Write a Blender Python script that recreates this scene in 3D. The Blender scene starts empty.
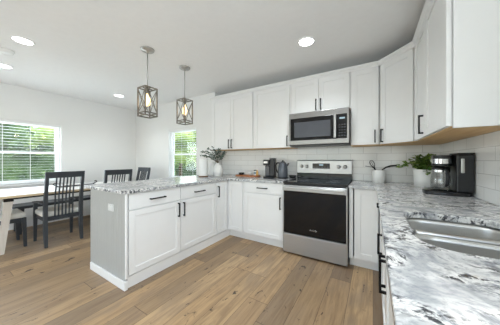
import bpy, bmesh, math, random
from mathutils import Vector, Matrix
PI = math.pi
random.seed(7)
S = bpy.context.scene
COL = S.collection

# ------------------------------------------------------------------ camera, light, exposure
cam = bpy.data.cameras.new('camera')
co = bpy.data.objects.new('camera', cam); COL.objects.link(co)
co.location = (0, 0, 1.193)
co.rotation_euler = (PI/2, 0, math.radians(31.54))
cam.sensor_fit = 'HORIZONTAL'; cam.sensor_width = 36.0
cam.lens = 36.0 * 200.5 / 500.0
cam.shift_y = -2.45 / 500.0
cam.clip_start = 0.02; cam.clip_end = 300
S.camera = co

S.view_settings.view_transform = 'Standard'
S.view_settings.look = 'None'
S.view_settings.exposure = 0.15
S.view_settings.gamma = 1.0
S.view_settings.use_curve_mapping = False
S.cycles.use_denoising = True

W = bpy.data.worlds.new('world'); S.world = W; W.use_nodes = True
nt = W.node_tree; nt.nodes.clear()
sky = nt.nodes.new('ShaderNodeTexSky')
sky.sky_type = 'NISHITA'; sky.sun_disc = False
sky.sun_elevation = math.radians(48); sky.sun_rotation = math.radians(140)
bg = nt.nodes.new('ShaderNodeBackground'); bg.inputs[1].default_value = 0.42
wo = nt.nodes.new('ShaderNodeOutputWorld')
nt.links.new(sky.outputs[0], bg.inputs[0]); nt.links.new(bg.outputs[0], wo.inputs[0])

def lamp(name, kind, loc, energy, color=(1, 1, 1), parent=None, **kw):
    l = bpy.data.lights.new(name, kind); l.energy = energy; l.color = color
    rot = kw.pop('rot', (0, 0, 0))
    for k, v in kw.items(): setattr(l, k, v)
    o = bpy.data.objects.new(name, l); COL.objects.link(o)
    o.location = loc; o.rotation_euler = rot
    if parent: o.parent = parent
    return o
lamp('sun', 'SUN', (0, -10, 20), 3.1, (1, .96, .88), rot=(math.radians(46), 0, math.radians(35)), angle=math.radians(0.6))
# daylight through the two dining windows, plus added fill lamps at made-up rear and right openings
DAY = (.84, .94, 1.0)
P_REAR, P_RIGHT, P_DIN, P_BACK = 28, 56, 56, 16
lamp('added_fill_rear', 'AREA', (-2.4, -3.3, 1.25), P_REAR, DAY, rot=(PI/2 + .6, 0, 0), shape='RECTANGLE', size=4.2, size_y=2.1)
lamp('added_fill_right', 'AREA', (.60, -1.05, 1.5), P_RIGHT, DAY, rot=(0, PI/2 + .45, 0), shape='RECTANGLE', size=1.1, size_y=1.8)
lamp('daylight_dining_window', 'AREA', (-5.72, .53, 1.45), P_DIN, DAY, rot=(0, -PI/2 + .15, 0), shape='RECTANGLE', size=1.5, size_y=2.2)
lamp('daylight_back_window', 'AREA', (-3.5, 3.34, 1.45), P_BACK, DAY, rot=(-PI/2 + .15, 0, 0), shape='RECTANGLE', size=1.3, size_y=1.5)
DOWN_W = 3.7
PEND_W = 2.2

# ------------------------------------------------------------------ dimensions
XL, XR, YB, YR, ZC = -5.27, .66, 3.10, -3.5, 2.485
YD, XJ = 2.90, -2.56   # the dining part of the back wall stands a little forward and ends at XJ
CT = .914      # counter top
XP = -1.93     # peninsula door faces
YC = 2.46      # back counter front edge
UB, UT = 1.372, 2.302

# ------------------------------------------------------------------ helpers
def lin(c):
    c = c / 255.0
    return c / 12.92 if c <= .04045 else ((c + .055) / 1.055) ** 2.4
def rgb(*c): return tuple(lin(x) for x in c) + (1,)

class NT:
    def __init__(s, name):
        s.m = bpy.data.materials.new(name); s.m.use_nodes = True
        s.t = s.m.node_tree; s.n = s.t.nodes; s.b = s.n['Principled BSDF']
        s.tc = s.n.new('ShaderNodeTexCoord')
    def N(s, t, **kw):
        n = s.n.new(t)
        for k, v in kw.items(): setattr(n, k, v)
        return n
    def L(s, a, b): s.t.links.new(a, b)
    def math(s, op, a, b=None):
        n = s.n.new('ShaderNodeMath'); n.operation = op
        for i, v in enumerate((a, b)):
            if v is None: continue
            if isinstance(v, (int, float)): n.inputs[i].default_value = v
            else: s.L(v, n.inputs[i])
        return n.outputs[0]
    def noise(s, vec, scale, detail=3, rough=.5, dist=0.0):
        n = s.n.new('ShaderNodeTexNoise'); n.inputs['Scale'].default_value = scale
        n.inputs['Detail'].default_value = detail; n.inputs['Roughness'].default_value = rough
        n.inputs['Distortion'].default_value = dist
        if vec is not None: s.L(vec, n.inputs['Vector'])
        return n.outputs['Fac']
    def ramp(s, fac, stops):
        n = s.n.new('ShaderNodeValToRGB'); cr = n.color_ramp
        while len(cr.elements) < len(stops): cr.elements.new(.5)
        for e, (p, c) in zip(cr.elements, stops): e.position = p; e.color = c
        s.L(fac, n.inputs[0]); return n.outputs[0]
    def mix(s, fac, a, b, mode='MIX'):
        n = s.n.new('ShaderNodeMix'); n.data_type = 'RGBA'; n.blend_type = mode
        if isinstance(fac, (int, float)): n.inputs[0].default_value = fac
        else: s.L(fac, n.inputs[0])
        for i, v in ((6, a), (7, b)):
            if isinstance(v, tuple): n.inputs[i].default_value = v
            else: s.L(v, n.inputs[i])
        return n.outputs[2]
    def mapping(s, vec, scale=(1, 1, 1), rot=(0, 0, 0), loc=(0, 0, 0)):
        n = s.n.new('ShaderNodeMapping')
        n.inputs['Scale'].default_value = scale; n.inputs['Rotation'].default_value = rot
        n.inputs['Location'].default_value = loc
        s.L(vec, n.inputs['Vector']); return n.outputs[0]
    def bump(s, h, strength=.2, dist=.01):
        n = s.n.new('ShaderNodeBump'); n.inputs['Strength'].default_value = strength
        n.inputs['Distance'].default_value = dist
        s.L(h, n.inputs['Height']); s.L(n.outputs[0], s.b.inputs['Normal'])

def mat(name, col, rough=.5, metal=0.0, var=.03, scale=8.0, bump=0.0, **kw):
    s = NT(name); c = rgb(*col)
    f = s.noise(s.tc.outputs['Object'], scale, 4)
    lo = tuple(x * (1 - var) for x in c[:3]) + (1,); hi = tuple(min(1, x * (1 + var)) for x in c[:3]) + (1,)
    s.L(s.ramp(f, [(.3, lo), (.7, hi)]), s.b.inputs['Base Color'])
    s.b.inputs['Roughness'].default_value = rough; s.b.inputs['Metallic'].default_value = metal
    for k, v in kw.items(): s.b.inputs[k.replace('_', ' ')].default_value = v
    if bump: s.bump(s.noise(s.tc.outputs['Object'], scale * 6, 4), bump, .004)
    return s.m

M = {}
M['wall'] = mat('wall_paint', (236, 236, 234), .7, var=.008, scale=3, bump=.03)
M['ceiling'] = mat('ceiling_paint', (249, 249, 248), .85, var=.012, scale=18, bump=.25)
M['trim'] = mat('white_trim_paint', (244, 244, 243), .4, var=.008)
M['cab'] = mat('white_cabinet_paint', (240, 240, 239), .35, var=.008)
M['plate'] = mat('outlet_plate_plastic', (214, 215, 212), .4)
M['panel_grey'] = mat('beadboard_paint', (176, 177, 174), .45, var=.01)
M['black'] = mat('black_metal', (26, 26, 27), .4, .6)
M['plastic'] = mat('black_plastic', (24, 25, 28), .35)
M['rubber'] = mat('black_rubber', (18, 18, 18), .7)
M['darkgap'] = mat('dark_interior', (40, 38, 36), .9)
M['chair'] = mat('charcoal_chair_paint', (58, 62, 67), .45, var=.08)
M['cushion'] = mat('cream_seat_fabric', (230, 227, 218), .9, var=.05, scale=30, bump=.2)
M['ceramic'] = mat('white_ceramic', (240, 240, 237), .3, var=.02)
M['paper'] = mat('white_paper', (243, 243, 241), .95, var=.02, scale=40, bump=.15)
M['glassblack'] = mat('black_glass', (5, 5, 6), .06, var=.02, Specular_IOR_Level=.35)
M['kettle'] = mat('slate_enamel', (88, 92, 99), .3, .2)
M['tank'] = mat('smoked_tank_plastic', (74, 77, 84), .2)
M['pewter'] = mat('aged_pewter_metal', (138, 132, 124), .4, .7, var=.25, scale=30)
M['brass'] = mat('warm_brass_metal', (190, 158, 104), .35, .9, var=.1)
M['nickel'] = mat('brushed_nickel', (186, 185, 182), .3, .9)
M['chrome'] = mat('chrome', (225, 225, 226), .12, 1.0, var=.02)
M['soil'] = mat('potting_soil', (52, 38, 28), .95, var=.3, scale=60)
M['vine'] = mat('vine_stem', (90, 112, 50), .6)
M['twig'] = mat('eucalyptus_twig', (98, 88, 70), .7)
M['slat'] = mat('blind_slat_white', (242, 243, 242), .5, var=.01)
M['bark'] = mat('tree_bark', (92, 78, 62), .9, var=.3, scale=20)
M['amber'] = mat('amber_jar_liquid', (205, 160, 84), .2)
M['teal'] = mat('pale_blue_label', (120, 150, 168), .5)
M['rodwood'] = mat('walnut_base_wood', (122, 92, 66), .5, var=.2, scale=12)

def steel(name, col=(176, 175, 174), rough=.3, axis=0):
    s = NT(name); v = s.tc.outputs['Object']
    sc = [160, 160, 160]; sc[axis] = 2
    f = s.noise(s.mapping(v, tuple(sc)), 1.0, 3)
    c = rgb(*col); lo = tuple(x * .97 for x in c[:3]) + (1,); hi = tuple(min(1, x * 1.03) for x in c[:3]) + (1,)
    s.L(s.ramp(f, [(.3, lo), (.7, hi)]), s.b.inputs['Base Color'])
    s.b.inputs['Metallic'].default_value = .9
    s.L(s.ramp(f, [(.2, (rough * .8,) * 3 + (1,)), (.8, (rough * 1.2,) * 3 + (1,))]), s.b.inputs['Roughness'])
    return s.m
M['steel'] = steel('stainless_steel', (182, 182, 182), .36)
M['darksteel'] = steel('microwave_stainless', (150, 149, 148), .3)
M['sinksteel'] = mat('sink_stainless_steel', (198, 197, 194), .28, .9, var=.01, scale=3)

def wood(name, dark, light, axis=1, rough=.5, scale=3.0):
    s = NT(name); sc = [scale * 9] * 3; sc[axis] = scale * .7
    v = s.mapping(s.tc.outputs['Object'], tuple(sc))
    f = s.noise(v, 1.0, 6, .6, .6)
    s.L(s.ramp(f, [(.3, rgb(*dark)), (.7, rgb(*light))]), s.b.inputs['Base Color'])
    s.b.inputs['Roughness'].default_value = rough
    s.bump(f, .1, .002)
    return s.m
M['birch'] = wood('cabinet_underside_wood', (214, 170, 112), (234, 196, 140), 0)
M['tablewood'] = wood('pale_oak_edge', (196, 172, 138), (222, 202, 170), 1)
M['tabletop'] = wood('reflection_pale_top', (232, 230, 226), (243, 242, 240), 1, .25)  # near-white colour stands in for the washed-out reflection on the wood
M['legwood'] = wood('whitewashed_leg_wood', (206, 196, 184), (226, 219, 209), 2)
M['board'] = wood('acacia_board_wood', (140, 82, 48), (186, 120, 76), 0, .45)

def floor_mat():
    s = NT('oak_plank_floor'); v = s.tc.outputs['Object']
    sep = s.N('ShaderNodeSeparateXYZ'); s.L(v, sep.inputs[0])
    pw, pl = .185, 1.5
    xs = s.math('DIVIDE', sep.outputs[0], pw); row = s.math('FLOOR', xs)
    wn = s.N('ShaderNodeTexWhiteNoise', noise_dimensions='1D'); s.L(row, wn.inputs['W'])
    ys = s.math('ADD', s.math('DIVIDE', sep.outputs[1], pl), s.math('MULTIPLY', wn.outputs['Value'], 7.31))
    idx = s.math('FLOOR', ys)
    w2 = s.N('ShaderNodeTexWhiteNoise', noise_dimensions='2D')
    cb = s.N('ShaderNodeCombineXYZ'); s.L(row, cb.inputs[0]); s.L(idx, cb.inputs[1]); s.L(cb.outputs[0], w2.inputs['Vector'])
    rnd = w2.outputs['Value']
    # grain coordinates, shifted per plank
    cg = s.N('ShaderNodeCombineXYZ')
    s.L(s.math('ADD', s.math('MULTIPLY', sep.outputs[0], 22), s.math('MULTIPLY', rnd, 57)), cg.inputs[0])
    s.L(s.math('ADD', s.math('MULTIPLY', sep.outputs[1], 1.6), s.math('MULTIPLY', rnd, 91)), cg.inputs[1])
    g1 = s.noise(cg.outputs[0], 1.0, 7, .65, 1.2)
    cg2 = s.N('ShaderNodeCombineXYZ')
    s.L(s.math('ADD', s.math('MULTIPLY', sep.outputs[0], 5), s.math('MULTIPLY', rnd, 31)), cg2.inputs[0])
    s.L(s.math('ADD', s.math('MULTIPLY', sep.outputs[1], 1.7), s.math('MULTIPLY', rnd, 17)), cg2.inputs[1])
    g2 = s.noise(cg2.outputs[0], 1.0, 4, .55, .8)
    base = s.ramp(rnd, [(0, rgb(132, 111, 89)), (.25, rgb(166, 138, 106)), (.45, rgb(186, 154, 115)), (.62, rgb(146, 124, 99)), (.8, rgb(176, 146, 109)), (1, rgb(196, 165, 126))])
    c = s.mix(s.ramp(g1, [(.36, (.55,) * 3 + (1,)), (.56, (0, 0, 0, 1))]), base, rgb(124, 98, 74))
    c = s.mix(s.ramp(g2, [(.34, (.5,) * 3 + (1,)), (.5, (0, 0, 0, 1))]), c, rgb(142, 122, 102))
    cg4 = s.N('ShaderNodeCombineXYZ')
    s.L(s.math('ADD', s.math('MULTIPLY', sep.outputs[0], 70), s.math('MULTIPLY', rnd, 43)), cg4.inputs[0])
    s.L(s.math('ADD', s.math('MULTIPLY', sep.outputs[1], 3.5), s.math('MULTIPLY', rnd, 19)), cg4.inputs[1])
    g4 = s.noise(cg4.outputs[0], 1.0, 4, .6, .4)
    c = s.mix(.3, c, s.ramp(g4, [(.34, (.55, .53, .50, 1)), (.5, (1, 1, 1, 1)), (.68, (1.18, 1.18, 1.18, 1))]), 'MULTIPLY')
    # knots
    cg3 = s.N('ShaderNodeCombineXYZ')
    s.L(s.math('ADD', s.math('MULTIPLY', sep.outputs[0], 11), s.math('MULTIPLY', rnd, 13)), cg3.inputs[0])
    s.L(s.math('ADD', s.math('MULTIPLY', sep.outputs[1], 4.2), s.math('MULTIPLY', rnd, 29)), cg3.inputs[1])
    kn = s.noise(cg3.outputs[0], 1.0, 5, .7, 1.5)
    c = s.mix(s.ramp(kn, [(.62, (0, 0, 0, 1)), (.66, (.95,) * 3 + (1,))]), c, rgb(66, 52, 42))
    # seams
    fx = s.math('FRACT', xs); fy = s.math('FRACT', ys)
    ex = s.math('MINIMUM', fx, s.math('SUBTRACT', 1, fx)); ey = s.math('MINIMUM', fy, s.math('SUBTRACT', 1, fy))
    seam = s.math('MAXIMUM', s.math('LESS_THAN', ex, .010), s.math('LESS_THAN', ey, .0016))
    c = s.mix(s.math('MULTIPLY', seam, .75), c, rgb(80, 62, 46))
    s.L(c, s.b.inputs['Base Color'])
    s.b.inputs['Roughness'].default_value = .42
    s.bump(s.math('SUBTRACT', g1, s.math('MULTIPLY', seam, .7)), .12, .003)
    return s.m
M['floor'] = floor_mat()

def granite():
    s = NT('white_grey_granite'); v = s.tc.outputs['Object']
    # warped coordinates make drifting veins
    nz = s.N('ShaderNodeTexNoise'); nz.inputs['Scale'].default_value = 2.6; nz.inputs['Detail'].default_value = 3
    s.L(v, nz.inputs['Vector'])
    wv = s.mix(.22, v, nz.outputs['Color'], 'ADD')
    mv = s.mapping(wv, (9, 14, 12), (0, 0, math.radians(72)))
    a = s.noise(mv, 1.0, 10, .72, .35)
    b = s.noise(s.mapping(wv, (38, 50, 44), (0, 0, math.radians(65))), 1.0, 5, .65, .3)
    big = s.noise(s.mapping(wv, (4.2, 6.2, 6), (0, 0, math.radians(70))), 1.0, 5, .6, .4)
    base = s.ramp(a, [(.33, rgb(104, 106, 111)), (.40, rgb(160, 162, 166)), (.45, rgb(214, 214, 214)), (.50, rgb(234, 233, 231)), (.62, rgb(237, 235, 232)), (.70, rgb(206, 199, 188))])
    flecks = s.ramp(b, [(.49, (0, 0, 0, 1)), (.57, (1, 1, 1, 1))])
    zone = s.ramp(big, [(.45, (.08,) * 3 + (1,)), (.54, (1,) * 3 + (1,))])
    f = s.mix(1.0, flecks, zone, 'MULTIPLY')
    c = s.mix(f, base, rgb(66, 66, 70))
    sp = s.noise(s.mapping(wv, (55, 80, 70), (0, 0, math.radians(60))), 1.0, 5, .7, .2)
    c = s.mix(s.ramp(sp, [(.50, (0, 0, 0, 1)), (.62, (.6,) * 3 + (1,))]), c, rgb(132, 134, 139))
    haze = s.ramp(big, [(.38, (.75,) * 3 + (1,)), (.53, (0, 0, 0, 1))])
    c = s.mix(haze, c, rgb(150, 153, 158))
    s.L(c, s.b.inputs['Base Color'])
    s.b.inputs['Roughness'].default_value = .2
    return s.m
M['granite'] = granite()

def tile_mat():
    s = NT('subway_tile'); v = s.tc.outputs['Object']
    sep = s.N('ShaderNodeSeparateXYZ'); s.L(v, sep.inputs[0])
    cb = s.N('ShaderNodeCombineXYZ')
    s.L(s.math('SUBTRACT', sep.outputs[0], sep.outputs[1]), cb.inputs[0]); s.L(s.math('SUBTRACT', sep.outputs[2], CT), cb.inputs[1])
    br = s.N('ShaderNodeTexBrick'); s.L(cb.outputs[0], br.inputs['Vector'])
    br.inputs['Scale'].default_value = 1; br.inputs['Brick Width'].default_value = .305
    br.inputs['Row Height'].default_value = .0915; br.inputs['Mortar Size'].default_value = .0022
    br.inputs['Mortar Smooth'].default_value = .2
    br.inputs['Color1'].default_value = rgb(246, 246, 244); br.inputs['Color2'].default_value = rgb(240, 241, 239)
    br.inputs['Mortar'].default_value = rgb(206, 205, 202)
    s.L(br.outputs['Color'], s.b.inputs['Base Color'])
    s.b.inputs['Roughness'].default_value = .14
    n = s.N('ShaderNodeBump'); n.inputs['Strength'].default_value = .35; n.inputs['Distance'].default_value = .003; n.invert = True
    s.L(br.outputs['Fac'], n.inputs['Height']); s.L(n.outputs[0], s.b.inputs['Normal'])
    return s.m
M['tile'] = tile_mat()

def leaf_mat(name, cols, scale=6, rough=.5):
    s = NT(name)
    f = s.noise(s.tc.outputs['Object'], scale, 4, .7)
    n = len(cols)
    s.L(s.ramp(f, [(.3 + .4 * i / (n - 1), rgb(*c)) for i, c in enumerate(cols)]), s.b.inputs['Base Color'])
    s.b.inputs['Roughness'].default_value = rough
    s.b.inputs['Transmission Weight'].default_value = 0
    return s.m
M['ivy'] = leaf_mat('pothos_leaf', [(38, 66, 34), (58, 92, 42), (120, 150, 62), (168, 184, 92)], 14, .35)
M['euca'] = leaf_mat('eucalyptus_leaf', [(58, 72, 66), (84, 100, 90), (108, 124, 112)], 12)
M['tree_a'] = leaf_mat('sunlit_tree_leaf', [(120, 150, 70), (166, 190, 96), (206, 218, 130)], 1.5)
M['tree_b'] = leaf_mat('deep_tree_leaf', [(70, 100, 56), (104, 136, 74), (150, 174, 92)], 1.5)
M['hedge'] = leaf_mat('hedge_leaf', [(62, 88, 54), (88, 116, 66), (118, 146, 84)], 2)
M['lawn'] = leaf_mat('lawn_grass', [(120, 146, 84), (150, 172, 104)], 3, .9)

def emit(name, col, strength):
    s = NT(name); s.b.inputs['Base Color'].default_value = col
    s.b.inputs['Emission Color'].default_value = col; s.b.inputs['Emission Strength'].default_value = strength
    return s.m
M['lens'] = emit('lit_downlight_lens', (1, 1, .98, 1), 9)
M['bulb'] = emit('lit_warm_bulb', (1, .78, .42, 1), 1.9)
M['display'] = emit('oven_clock_display', (.45, .6, .7, 1), .12)

def glass(name, tint=(1, 1, 1, 1), refl=.06, dirt=.0):
    m = bpy.data.materials.new(name); m.use_nodes = True; t = m.node_tree; t.nodes.clear()
    o = t.nodes.new('ShaderNodeOutputMaterial'); tr = t.nodes.new('ShaderNodeBsdfTransparent'); tr.inputs[0].default_value = tint
    gl = t.nodes.new('ShaderNodeBsdfGlossy'); gl.inputs['Roughness'].default_value = .02
    mx = t.nodes.new('ShaderNodeMixShader'); mx.inputs[0].default_value = refl
    t.links.new(tr.outputs[0], mx.inputs[1]); t.links.new(gl.outputs[0], mx.inputs[2]); t.links.new(mx.outputs[0], o.inputs[0])
    return m
M['pane'] = glass('window_glass')
M['carafe'] = glass('carafe_glass', (.86, .87, .87, 1), .16)

class MB:
    """collects shapes of ONE part and links them as one mesh object"""
    def __init__(s): s.bm = bmesh.new()
    def _add(s, b, mx=None):
        if mx is not None: bmesh.ops.transform(b, matrix=mx, verts=b.verts)
        me = bpy.data.meshes.new('tmp'); b.to_mesh(me); b.free(); s.bm.from_mesh(me); bpy.data.meshes.remove(me)
    def box(s, x0, x1, y0, y1, z0, z1, bev=0.0, seg=2, mx=None):
        b = bmesh.new(); bmesh.ops.create_cube(b, size=1)
        for v in b.verts:
            v.co = Vector(((x0 + x1) / 2 + v.co.x * (x1 - x0), (y0 + y1) / 2 + v.co.y * (y1 - y0), (z0 + z1) / 2 + v.co.z * (z1 - z0)))
        if bev: bmesh.ops.bevel(b, geom=list(b.edges), offset=bev, segments=seg, affect='EDGES', profile=.5)
        s._add(b, mx); return s
    def lathe(s, prof, seg=28, mx=None, cap0=True, cap1=True):
        b = bmesh.new(); rings = []
        for r, z in prof:
            rings.append([b.verts.new((r * math.cos(2 * PI * i / seg), r * math.sin(2 * PI * i / seg), z)) for i in range(seg)])
        for a, c in zip(rings, rings[1:]):
            for i in range(seg):
                b.faces.new((a[i], a[(i + 1) % seg], c[(i + 1) % seg], c[i]))
        if cap0: b.faces.new(rings[0][::-1])
        if cap1: b.faces.new(rings[-1])
        for f in b.faces: f.smooth = True
        s._add(b, mx); return s
    def cyl(s, p0, p1, r0, r1=None, seg=14):
        return s.tube([p0, p1], [r0, r0 if r1 is None else r1], seg)
    def tube(s, pts, rad, seg=10, smooth=True, flat=None):
        pts = [Vector(p) for p in pts]
        if not isinstance(rad, (list, tuple)): rad = [rad] * len(pts)
        b = bmesh.new(); rings = []
        n0 = None
        for i, p in enumerate(pts):
            d = (pts[min(i + 1, len(pts) - 1)] - pts[max(i - 1, 0)]).normalized()
            if n0 is None:
                ref = Vector((0, 0, 1)) if abs(d.z) < .9 else Vector((1, 0, 0))
                n0 = d.cross(ref).normalized()
            else:
                n0 = (n0 - d * n0.dot(d)).normalized()
            n1 = d.cross(n0)
            rings.append([b.verts.new(p + (n0 * math.cos(2 * PI * k / seg) + n1 * math.sin(2 * PI * k / seg)) * rad[i]) for k in range(seg)])
        for a, c in zip(rings, rings[1:]):
            for i in range(seg):
                f = b.faces.new((a[i], a[(i + 1) % seg], c[(i + 1) % seg], c[i])); f.smooth = smooth
        b.faces.new(rings[0][::-1]); b.faces.new(rings[-1])
        s._add(b); return s
    def bar(s, pts, sx, sy):
        """square-section bar along points: each cross section is an axis aligned rectangle (half sizes sx, sy per point) in xy"""
        b = bmesh.new(); rings = []
        for i, p in enumerate(pts):
            hx = sx[i] if isinstance(sx, (list, tuple)) else sx; hy = sy[i] if isinstance(sy, (list, tuple)) else sy
            rings.append([b.verts.new((p[0] + a * hx, p[1] + c * hy, p[2])) for a, c in ((-1, -1), (1, -1), (1, 1), (-1, 1))])
        for a, c in zip(rings, rings[1:]):
            for i in range(4): b.faces.new((a[i], a[(i + 1) % 4], c[(i + 1) % 4], c[i]))
        b.faces.new(rings[0][::-1]); b.faces.new(rings[-1])
        s._add(b); return s
    def strut(s, p0, p1, w, h=None):
        """rectangular bar between any two points"""
        p0, p1 = Vector(p0), Vector(p1); d = p1 - p0; L = d.length; h = h or w
        q = d.to_track_quat('X', 'Z').to_matrix().to_4x4(); q.translation = (p0 + p1) / 2
        return s.box(-L / 2, L / 2, -w / 2, w / 2, -h / 2, h / 2, mx=q)
    def poly(s, outer, z0, z1, holes=(), bev=0.0):
        b = bmesh.new(); es = []
        for loop in [outer] + ([holes[0][0]] if holes else []):
            vs = [b.verts.new((x, y, z1)) for x, y in loop]
            es += [b.edges.new((vs[i], vs[(i + 1) % len(vs)])) for i in range(len(vs))]
        if holes:
            # the outline and the hole each carry one vertex at the split line on the low x and the high x side
            vo = list(b.verts)[:len(outer)]; vh = list(b.verts)[len(outer):]
            ysp = holes[0][1]; o_ = [i for i, p in enumerate(outer) if abs(p[1] - ysp) < 1e-6]; h_ = [i for i, p in enumerate(holes[0][0]) if abs(p[1] - ysp) < 1e-6]
            def run(seq, a, c):
                r = [seq[a]]
                while a != c: a = (a + 1) % len(seq); r.append(seq[a])
                return r
            oa, ob = sorted(o_, key=lambda i: outer[i][0]); ha, hb = sorted(h_, key=lambda i: holes[0][0][i][0])
            b.faces.new(run(vo, oa, ob) + run(vh, ha, hb)[::-1]); b.faces.new(run(vo, ob, oa) + run(vh, hb, ha)[::-1])
        else: b.faces.new(list(b.verts))
        r = bmesh.ops.extrude_face_region(b, geom=list(b.faces))
        for v in r['geom']:
            if isinstance(v, bmesh.types.BMVert): v.co.z = z0
        bmesh.ops.recalc_face_normals(b, faces=b.faces)
        if bev:
            ed = [e for e in b.edges if len(e.link_faces) == 2 and abs(e.verts[0].co.z - z1) < 1e-6 and abs(e.verts[1].co.z - z1) < 1e-6 and e.calc_face_angle() > 1]
            bmesh.ops.bevel(b, geom=ed, offset=bev, segments=2, affect='EDGES', profile=.5)
        s._add(b); return s
    def sphere(s, c, r, seg=16, sc=(1, 1, 1)):
        b = bmesh.new(); bmesh.ops.create_uvsphere(b, u_segments=seg, v_segments=max(6, seg * 2 // 3), radius=r)
        for f in b.faces: f.smooth = True
        s._add(b, Matrix.Translation(c) @ Matrix.Diagonal((*sc, 1))); return s
    def leaf(s, p, d, up, L, w, fold=.15):
        d = Vector(d).normalized(); sd = d.cross(Vector(up))
        if sd.length < 1e-3: sd = d.cross(Vector((1, 0, 0)))
        sd.normalize(); n = sd.cross(d); p = Vector(p); b = s.bm
        A = b.verts.new(p); B = b.verts.new(p + d * L * .4 + sd * w / 2 + n * w * fold); Cc = b.verts.new(p + d * L - n * L * .12)
        D = b.verts.new(p + d * L * .4 - sd * w / 2 + n * w * fold); E = b.verts.new(p + d * L * .45)
        b.faces.new((A, B, E)); b.faces.new((B, Cc, E)); b.faces.new((Cc, D, E)); b.faces.new((D, A, E))
    def build(s, name, m, parent=None, solidify=0):
        bmesh.ops.recalc_face_normals(s.bm, faces=[f for f in s.bm.faces]) if not solidify else None
        me = bpy.data.meshes.new(name); s.bm.to_mesh(me); s.bm.free(); me.materials.append(m)
        o = bpy.data.objects.new(name, me); COL.objects.link(o)
        if parent: o.parent = parent
        return o

def thing(name, label, cat, loc=(0, 0, 0), rz=0.0, group=None):
    o = bpy.data.objects.new(name, None); COL.objects.link(o); o.empty_display_size = .1
    o.location = loc; o.rotation_euler = (0, 0, rz); tag(o, label, cat, group); return o
def tag(o, label, cat, group=None):
    o['label'] = label; o['category'] = cat
    if group: o['group'] = group
    return o
def struct(o): o['kind'] = 'structure'; return o
def copy_tree(o, parent=None):
    c = o.copy(); COL.objects.link(c)
    if parent: c.parent = parent
    for ch in list(o.children): copy_tree(ch, c)
    return c
def rrect(x0, x1, y0, y1, r, n=8):
    pts = []
    for cx, cy, a0 in ((x1 - r, y1 - r, 0), (x0 + r, y1 - r, 90), (x0 + r, y0 + r, 180), (x1 - r, y0 + r, 270)):
        for i in range(n + 1):
            a = math.radians(a0 + 90 * i / n); pts.append((cx + r * math.cos(a), cy + r * math.sin(a)))
    return pts

# ------------------------------------------------------------------ room shell
struct(MB().box(XL - .15, XR + .15, YR - .15, YB + .15, -.08, 0).build('floor', M['floor']))
struct(MB().box(XL - .15, XR + .15, YR - .15, YB + .15, ZC, ZC + .1).build('ceiling', M['ceiling']))
LW = (-.37, 1.43, .77, 1.885)       # left window hole y0,y1,z0,z1
BW = (-3.94, -3.06, .767, 1.87)  # back window hole x0,x1,z0,z1
RW = (-2.0, -.1, .95, 2.1)      # unseen window added on the right wall, behind the camera, for side light
w = MB()
w.box(XL - .14, XL, YR, LW[0], 0, ZC).box(XL - .14, XL, LW[1], YD + .14, 0, ZC).box(XL - .14, XL, LW[0], LW[1], 0, LW[2]).box(XL - .14, XL, LW[0], LW[1], LW[3], ZC)
struct(w.build('wall_left', M['wall']))
w = MB()
w.box(XL, BW[0], YD, YD + .14, 0, ZC).box(BW[1], XJ, YD, YD + .14, 0, ZC).box(BW[0], BW[1], YD, YD + .14, 0, BW[2]).box(BW[0], BW[1], YD, YD + .14, BW[3], ZC)
w.box(XJ - .14, XJ, YD + .14, YB + .14, 0, ZC)
struct(w.build('wall_dining', M['wall']))
struct(MB().box(XJ, XR, YB, YB + .14, 0, ZC).build('wall_back', M['wall']))
w = MB()
w.box(XR, XR + .14, YR, RW[0], 0, ZC).box(XR, XR + .14, RW[1], YB, 0, ZC).box(XR, XR + .14, RW[0], RW[1], 0, RW[2]).box(XR, XR + .14, RW[0], RW[1], RW[3], ZC)
struct(w.build('wall_right', M['wall']))
DW = (-4.5, -.3, 0.02, 2.15)
w = MB()
w.box(XL, DW[0], YR - .14, YR, 0, ZC).box(DW[1], XR, YR - .14, YR, 0, ZC).box(DW[0], DW[1], YR - .14, YR, DW[3], ZC)
struct(w.build('wall_rear', M['wall']))
struct(MB().box(XL, XL + .016, YR, YB, 0, .11, .004).build('baseboard_left', M['trim']))
struct(MB().box(XL + .016, -2.70, YD - .016, YD, 0, .11, .004).build('baseboard_back', M['trim']))
struct(MB().box(XL + .016, DW[0], YR, YR + .016, 0, .11, .004).build('baseboard_rear', M['trim']))

def window(n, mx, wd, hh, sill=True, muntin=False):
    """window in local coordinates: x along the wall 0..wd, z 0..hh, room at y<0, outside at y>0"""
    r = struct(bpy.data.objects.new('window_%d' % n, None)); COL.objects.link(r); r.matrix_world = mx
    f = MB(); t = .032
    f.box(0, t, .06, .13, 0, hh, .004).box(wd - t, wd, .06, .13, 0, hh, .004).box(t, wd - t, .06, .13, hh - t, hh, .004).box(t, wd - t, .06, .13, 0, t, .004)
    f.build('window_frame', M['trim'], r)
    m = hh * .5
    for nm, z0, z1, y in (('upper_sash', m - .02, hh - t, .1), ('lower_sash', t, m + .02, .08)):
        s = MB(); q = .032
        s.box(t, t + q, y, y + .02, z0, z1).box(wd - t - q, wd - t, y, y + .02, z0, z1).box(t + q, wd - t - q, y, y + .02, z1 - q, z1).box(t + q, wd - t - q, y, y + .02, z0, z0 + q)
        so = s.build(nm, M['trim'], r)
        MB().box(t + q, wd - t - q, y + .008, y + .012, z0 + q, z1 - q).build('pane', M['pane'], so)
    if sill: MB().box(-.03, wd + .03, -.035, .062, -.028, 0, .005).build('window_sill', M['trim'], r)
    return r
def tmx(x, y, z, rz): return Matrix.Translation((x, y, z)) @ Matrix.Rotation(rz, 4, 'Z')
window(1, tmx(XL, LW[0], LW[2], PI / 2), LW[1] - LW[0], LW[3] - LW[2])
window(2, tmx(BW[0], YD, BW[2], 0), BW[1] - BW[0], BW[3] - BW[2])
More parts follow.
